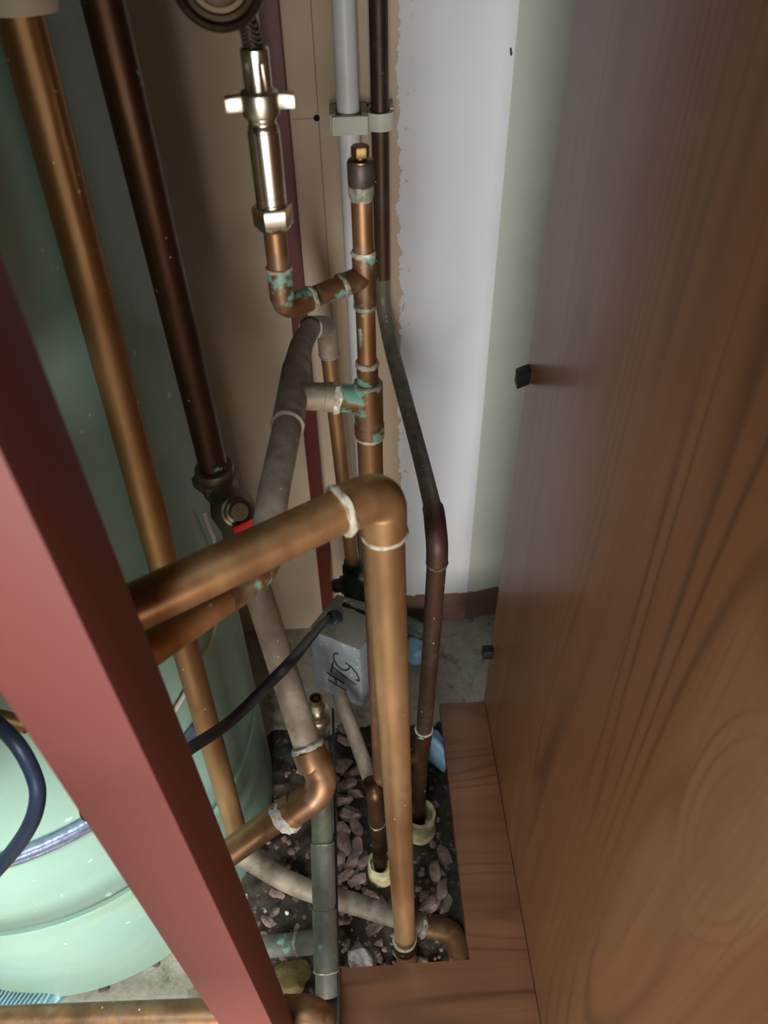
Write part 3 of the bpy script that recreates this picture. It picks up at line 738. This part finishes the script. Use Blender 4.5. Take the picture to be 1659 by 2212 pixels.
# ---- lower pipe from under the valve to an elbow and down
p0, p1 = atd(733, 1498, 1.18), atd(806, 1702, 1.13)
t = Thing('copper_pipe', 'grey pipe slanting from under the valve to a dark elbow, then down into the rubble', 'pipe', atZ(822, 1900, .0))
pd = seg(p0, p1); pz = atY(822, 1885, .525); p2 = V(pz.x-.002, .525, atY(812, 1725, .525).z)
t.part('pipe', tube([p0, p0.lerp(p1, .5), p1], .0108), M['grey'])
t.part('elbow', tube(fillet([p1-pd*.008, p2+V(-.001, .006, .012), V(p2.x, .525, atY(813, 1775, .525).z)], .016, 10), .0126), M['copper_dark'])
t.part('solder_ring', ring(V(p2.x, .525, atY(813, 1775, .525).z), DN, .0118, .0014, .0010, .15), M['solder_dull'])
t.part('pipe', tube([V(p2.x, .525, atY(813, 1772, .525).z), V(p2.x+.002, .522, .04), V(p2.x+.003, .52, .002)], .0110), M['copper_dark'])
pzz = V(p2.x+.003, .52, 0)
single('pipe_sleeve', 'cream sleeve low in the rubble around the darker pipe', 'sleeve',
       lathe(V(pzz.x+.001, .52, 0), (0, 0, 1), [(0, .018), (.004, .0225), (.03, .0225), (.045, .0215), (.047, .0175), (.03, .0160)], 36, .12, 8), M['sleeve'], pzz)

# ---- brass vent
q0 = atd(682, 1508, 1.06)
t = Thing('air_vent', 'small brass vent fitting standing beside the grey valve', 'fitting', V(q0.x, q0.y, .0))
t.part('cap', lathe(q0+V(0, 0, -.010), (0, 0, 1), [(0, .0085), (.008, .0088), (.010, .0088), (.0105, .0080), (.0105, .0066), (.004, .0064)], 32), M['brass'])
t.part('square_spindle', box((q0.x-.0036, q0.y-.0036, q0.z-.008), (q0.x+.0036, q0.y+.0036, q0.z-.001), .0004), M['brass'])
t.part('body', lathe(q0+V(0, 0, -.009), DN, [(0, .0080), (.008, .0100), (.012, .0115), (.014, .0095), (.020, .0098), (.022, .0165), (.030, .0170), (.033, .0135), (.038, .0135), (.040, .0185), (.050, .0185), (.054, .0145), (.085, .0130)], 40), M['chrome_dull'])
t.part('stem', tube([q0+V(0, 0, -.09), V(q0.x, q0.y, .15), V(q0.x, q0.y, .001)], .0105), M['grey_dark'])

# ---- tarnished pipe with tee running forward at floor level
k0, k1 = atd(693, 1690, 1.02), atd(706, 2150, .965)
kd = seg(k0, k1); KL = (k1-k0).length
t = Thing('copper_pipe', 'tarnished green-grey pipe with a tee running forward beside the base board', 'pipe', k1)
def kk(v): 
    best = min((i/400 for i in range(401)), key=lambda s: abs(pix(k0+kd*KL*s)[1]-v)); return best*KL
def pix(p):
    r = Vector(p)-V(0, 0, H)
    # invert ray(): rotate back yaw, pitch, roll
    xr = r.x*math.cos(YA)-r.y*math.sin(YA); fw = r.x*math.sin(YA)+r.y*math.cos(YA); dn = -r.z
    dep = fw*math.cos(TH)+dn*math.sin(TH); yr = -fw*math.sin(TH)+dn*math.cos(TH)
    c, s = math.cos(RO), math.sin(RO)
    x = (xr*c+yr*s)/dep; y = (-xr*s+yr*c)/dep
    return 829.5+x*F, 1106+y*F, dep
t.part('pipe', tube([k0, k0+kd*KL*.5, k1], .0138), M['grey_dark'])
a1, a2 = kk(1822), kk(1955)
t.part('coupling', lathe(k0+kd*a1, kd, [(0, .0139), (0, .0152), (.002, .0155), (a2-a1-.002, .0148), (a2-a1, .0140)], 36), M['grey_dark'])
t.part('solder_ring', ring(k0+kd*a1, kd, .0148, .0014, .0008, .1), M['solder_dull'])
b1_, b2_ = kk(1962), kk(2096)
kc = k0+kd*kk(2032); kl = seg(kc, atd(586, 2044, 1.0))
t.part('tee', join(lathe(k0+kd*b1_, kd, [(0, .0140), (0, .0150), (.001, .0154), (b2_-b1_-.001, .0154), (b2_-b1_, .0142)], 36), lathe(kc, kl, [(0, .0142), (.036, .0142), (.0365, .0136)], 32)), M['grey_dark'])
t.part('solder_ring', ring(k0+kd*b2_, kd, .0150, .0012, .0010, .12), M['solder'])
t.part('solder_ring', ring(kc+kl*.037, kl, .0140, .0022, .0008, .12), M['solder_dull'])
t.part('pipe', tube([kc+kl*.033, kc+kl*.09, kc+kl*.16], .0135), M['grey_dark'])

# ---- pipe crossing the floor to the right
m0, m1, m2 = atd(522, 1846, 1.118), atd(640, 1912, 1.13), atd(905, 1996, 1.145)
t = Thing('copper_pipe', 'dusty pipe crossing the rubble behind the front pipe to a copper elbow', 'pipe', m2)
md = seg(m1, m2)
m3 = atd(975, 2010, 1.155)
t.part('pipe', tube(smoothpath([m0, m1, m1.lerp(m2, .5), m2, m2+md*.012], 6), .0152), M['grey'])
t.part('elbow', tube(fillet([m2+md*.004, m3, m3+V(.012, -.012, -.05)], .022, 12), .0170), M['copper_old'])
t.part('solder_ring', ring(m2+md*.006, md, .0160, .0050, .0016, .25), M['solder_dull'])

# ---- big bottom pipe with elbow
n0 = atd(-60, 2213, .86); n1 = atd(440, 2192, .86); n2 = atd(684, 2192, .845)
t = Thing('copper_pipe', 'thick copper pipe along the bottom edge, ending in a large dark elbow', 'pipe', n2)
nd = seg(n0, n2)
n2 = n0+nd*((n2-n0).dot(nd))
t.part('pipe', tube([n0-nd*.2, n1, n2-nd*.03], .0160), M['copper_old'])
t.part('elbow', tube(fillet([n2-nd*.034, n2, n2+V(.002, -.03, -.06)], .028, 14), .0200), M['copper_old'])
t.part('solder_ring', ring(n2-nd*.034, nd, .0188, .0016, .0012, .1), M['copper_fit'])

# ---- thin dark strip of sheet beside it
st = [atd(719, 1530, 1.14), atd(724, 1800, 1.02), atd(732, 2225, .955)]
sx_ = .0016
a_, b_ = atd(719, 1530, 1.14), atd(732, 2225, .955)
single('edging_strip', 'thin dark edging strip running forward beside the tarnished pipe', 'strip',
       prism([a_+V(-sx_, 0, -.012), a_+V(sx_, 0, -.012), b_+V(sx_, 0, -.012), b_+V(-sx_, 0, -.012)], [a_+V(-sx_, 0, 0), a_+V(sx_, 0, 0), b_+V(sx_, 0, 0), b_+V(-sx_, 0, 0)]), M['black_rubber'], a_, smooth=0)

# ================================================================ the rubble floor inside the cut-out
def dirt():
    nx, ny = 110, 120; x0, x1, y0, y1 = -.24, .185, .17, .80
    vs, fs = [], []
    for j in range(ny+1):
        for i in range(nx+1):
            x = x0+(x1-x0)*i/nx; y = y0+(y1-y0)*j/ny
            e = min(i, nx-i, 12)/12*min(j, ny-j, 12)/12
            p = V(x*22, y*22, 0)
            z = .004+.010*abs(mnoise.noise(p))+.006*mnoise.noise(p*2.7)+.003*mnoise.noise(p*7)
            vs.append(V(x, y, max(-.002, z*e-.001)))
    for j in range(ny):
        for i in range(nx):
            a = j*(nx+1)+i; fs.append([a, a+1, a+nx+2, a+nx+1])
    return vs, fs
single('rubble', 'dark earth and dust covering the floor under the pipes', 'rubble', dirt(), M['dirt'], (0, .4, 0), kind='stuff', smooth=60)
grit = []
for i in range(420):
    x, y = rnd.uniform(-.06, .11) if i < 340 else rnd.uniform(-.2, -.06), rnd.uniform(.3, .72)
    s = rnd.uniform(.0015, .006)
    grit.append(chunk((x, y, .008+s*.4), (s*rnd.uniform(.8, 1.6), s*rnd.uniform(.8, 1.4), s*.6), rnd.random()*90, 1, .6))
single('grit', 'loose grit and plaster crumbs scattered under the pipes', 'rubble', join(*grit), M['flake'], (0, .4, 0), kind='stuff', smooth=0)
# plaster flakes, countable
fl_px = [(742, 1655, .016), (765, 1668, .014), (750, 1695, .015), (738, 1730, .015), (768, 1715, .012), (752, 1760, .017), (740, 1790, .014), (770, 1788, .014),
         (745, 1822, .018), (772, 1830, .015), (737, 1850, .013), (760, 1862, .014), (785, 1862, .012), (748, 1890, .013), (775, 1900, .012), (790, 1660, .012),
         (800, 1935, .012), (745, 1600, .012), (762, 1560, .011), (740, 1575, .012), (960, 1850, .016), (940, 1880, .015), (955, 1920, .014), (965, 1955, .012), (930, 1955, .016),
         (812, 2000, .014), (800, 2060, .013), (640, 1900, .010), (600, 1930, .011), (580, 1990, .010)]
for i, (u, v, s) in enumerate(fl_px):
    p = atZ(u, v, .016)
    o = single('plaster_flake', 'broken pink plaster flake lying in the rubble under the pipes', 'rubble', chunk(p, (s*1.15, s*.62, s*.34), i*1.37+.4, 2, .75), M['flake'], p, group='plaster flakes in the rubble', smooth=20)
p = atZ(780, 2075, .02)
single('plaster_lump', 'pale grey plaster lump in the dark corner by the base board', 'rubble', chunk(p, (.020, .016, .014), 5.5, 3, .8), M['flake_pale'], p, smooth=20)
p = atZ(620, 1972, .03)
single('paper_scrap', 'tiny white scrap on the brown floor left of the tarnished pipe', 'scrap', chunk(p, (.004, .003, .0025), 2.5, 1, .5), M['paste'], p)
p = atZ(625, 2110, .03)
single('card_scrap', 'olive brown scrap between the tee branch and the big elbow', 'scrap', chunk(p, (.026, .020, .010), 9.1, 3, .9), M['olive'], p, smooth=20)
# bits of plastic film
def film(pts, th, seed):
    c_ = sum(pts, V(0, 0, 0))/len(pts); vs, fs = [], []
    n = len(pts)
    for k in range(2):
        for q in pts: vs.append(q+V(0, 0, -th*k))
    top_i = list(range(n)); fs.append(top_i); fs.append([n+i for i in range(n)][::-1])
    for i in range(n): fs.append([i, (i+1) % n, n+(i+1) % n, n+i])
    return vs, fs
p = atZ(946, 1625, .05)
fb_ = chunk(p, (.013, .030, .045), 3.3, 3, .5)
single('plastic_scrap', 'pale blue plastic film crumpled beside the brown pipe tee', 'scrap', fb_, M['blue_film'], V(p.x, p.y, 0), smooth=60)
p = atZ(898, 1405, .03)
single('plastic_scrap', 'crumpled blue plastic film near the back wall behind the front pipe', 'scrap', chunk(p, (.028, .022, .020), 6.1, 3, .7), M['blue_film'], V(p.x, p.y, 0), smooth=60)
p = atZ(902, 1365, .035)
single('plastic_scrap', 'dull teal plastic scrap at the foot of the back wall', 'scrap', chunk(p, (.034, .018, .022), 8.7, 3, .7), M['teal_film'], V(p.x, p.y, 0), smooth=60)
# by the cylinder
p = atZ(66, 2143, .014)
single('cloth_scrap', 'ribbed pale blue cloth scrap on the floor before the green cylinder', 'cloth', chunk(p, (.062, .044, .020), 1.9, 4, .5), M['cloth'], p, smooth=60)
p = atZ(4, 2128, .014)
single('cloth_scrap', 'lilac grey fluff beside the ribbed blue cloth', 'cloth', chunk(p, (.045, .048, .018), 4.4, 4, .5), M['lilac_cloth'], p, smooth=60)
p = atZ(295, 2086, .006)
single('pebble', 'pale two-toned pebble against the rim of the green cylinder', 'pebble', chunk(p, (.008, .006, .006), 1.1, 2, .3), M['stone_pale'], p, smooth=60)
p = atZ(337, 2082, .004)
single('pebble', 'small dark pebble alone on the pale concrete near the red post', 'pebble', chunk(p, (.004, .006, .004), 2.2, 2, .4), M['stone'], p, smooth=60)
p = atZ(225, 2134, .005)
single('pebble', 'reddish brown pebble at the cylinder foot above the bottom pipe', 'pebble', chunk(p, (.005, .008, .005), 3.9, 2, .4), M['stone'], p, smooth=60)

# ================================================================ camera
cd = bpy.data.cameras.new('camera'); cam = bpy.data.objects.new('camera', cd); COL.objects.link(cam)
cd.sensor_fit = 'HORIZONTAL'; cd.sensor_width = 36; cd.lens = 36*F/1659; cd.clip_start = .01
fwd = V(math.cos(TH)*math.sin(YA), math.cos(TH)*math.cos(YA), -math.sin(TH))
right = V(math.cos(YA), -math.sin(YA), 0); upv = right.cross(fwd)
c, s = math.cos(RO), math.sin(RO)
# image axes after roll
xi = right*c+(-upv)*s
yi = (-upv)*c-right*s
mm = Matrix((xi, -yi, -fwd)).transposed().to_4x4()
mm.translation = V(0, 0, H)
cam.matrix_world = mm
cd.dof.use_dof = True; cd.dof.focus_distance = .85; cd.dof.aperture_fstop = 36.9/3.0
SC.camera = cam

# ================================================================ light
w = bpy.data.worlds.new('world'); SC.world = w; w.use_nodes = True
w.node_tree.nodes['Background'].inputs[0].default_value = (.80, .88, 1, 1); w.node_tree.nodes['Background'].inputs[1].default_value = .03
def area(name, loc, tgt, sx, sy, power, col):
    l = bpy.data.lights.new(name, 'AREA'); l.shape = 'RECTANGLE'; l.size = sx; l.size_y = sy; l.energy = power; l.color = col
    o = bpy.data.objects.new(name, l); COL.objects.link(o); o.location = loc
    o.rotation_euler = (Vector(tgt)-Vector(loc)).to_track_quat('-Z', 'Y').to_euler(); return o
wl = area('window_daylight', (-.34, -.46, 2.00), (-.56, .30, .10), .5, .4, 6.0, (.84, .95, 1)); wl.data.spread = math.radians(48)
area('room_light', (-.25, -1.7, .72), (.06, .8, .62), .84, .9, 65, (1, .985, .96))

SC.view_settings.view_transform = 'Standard'
try: SC.view_settings.look = 'None'
except Exception: pass
SC.view_settings.exposure = 0.0; SC.view_settings.gamma = 1.0; SC.view_settings.use_curve_mapping = False
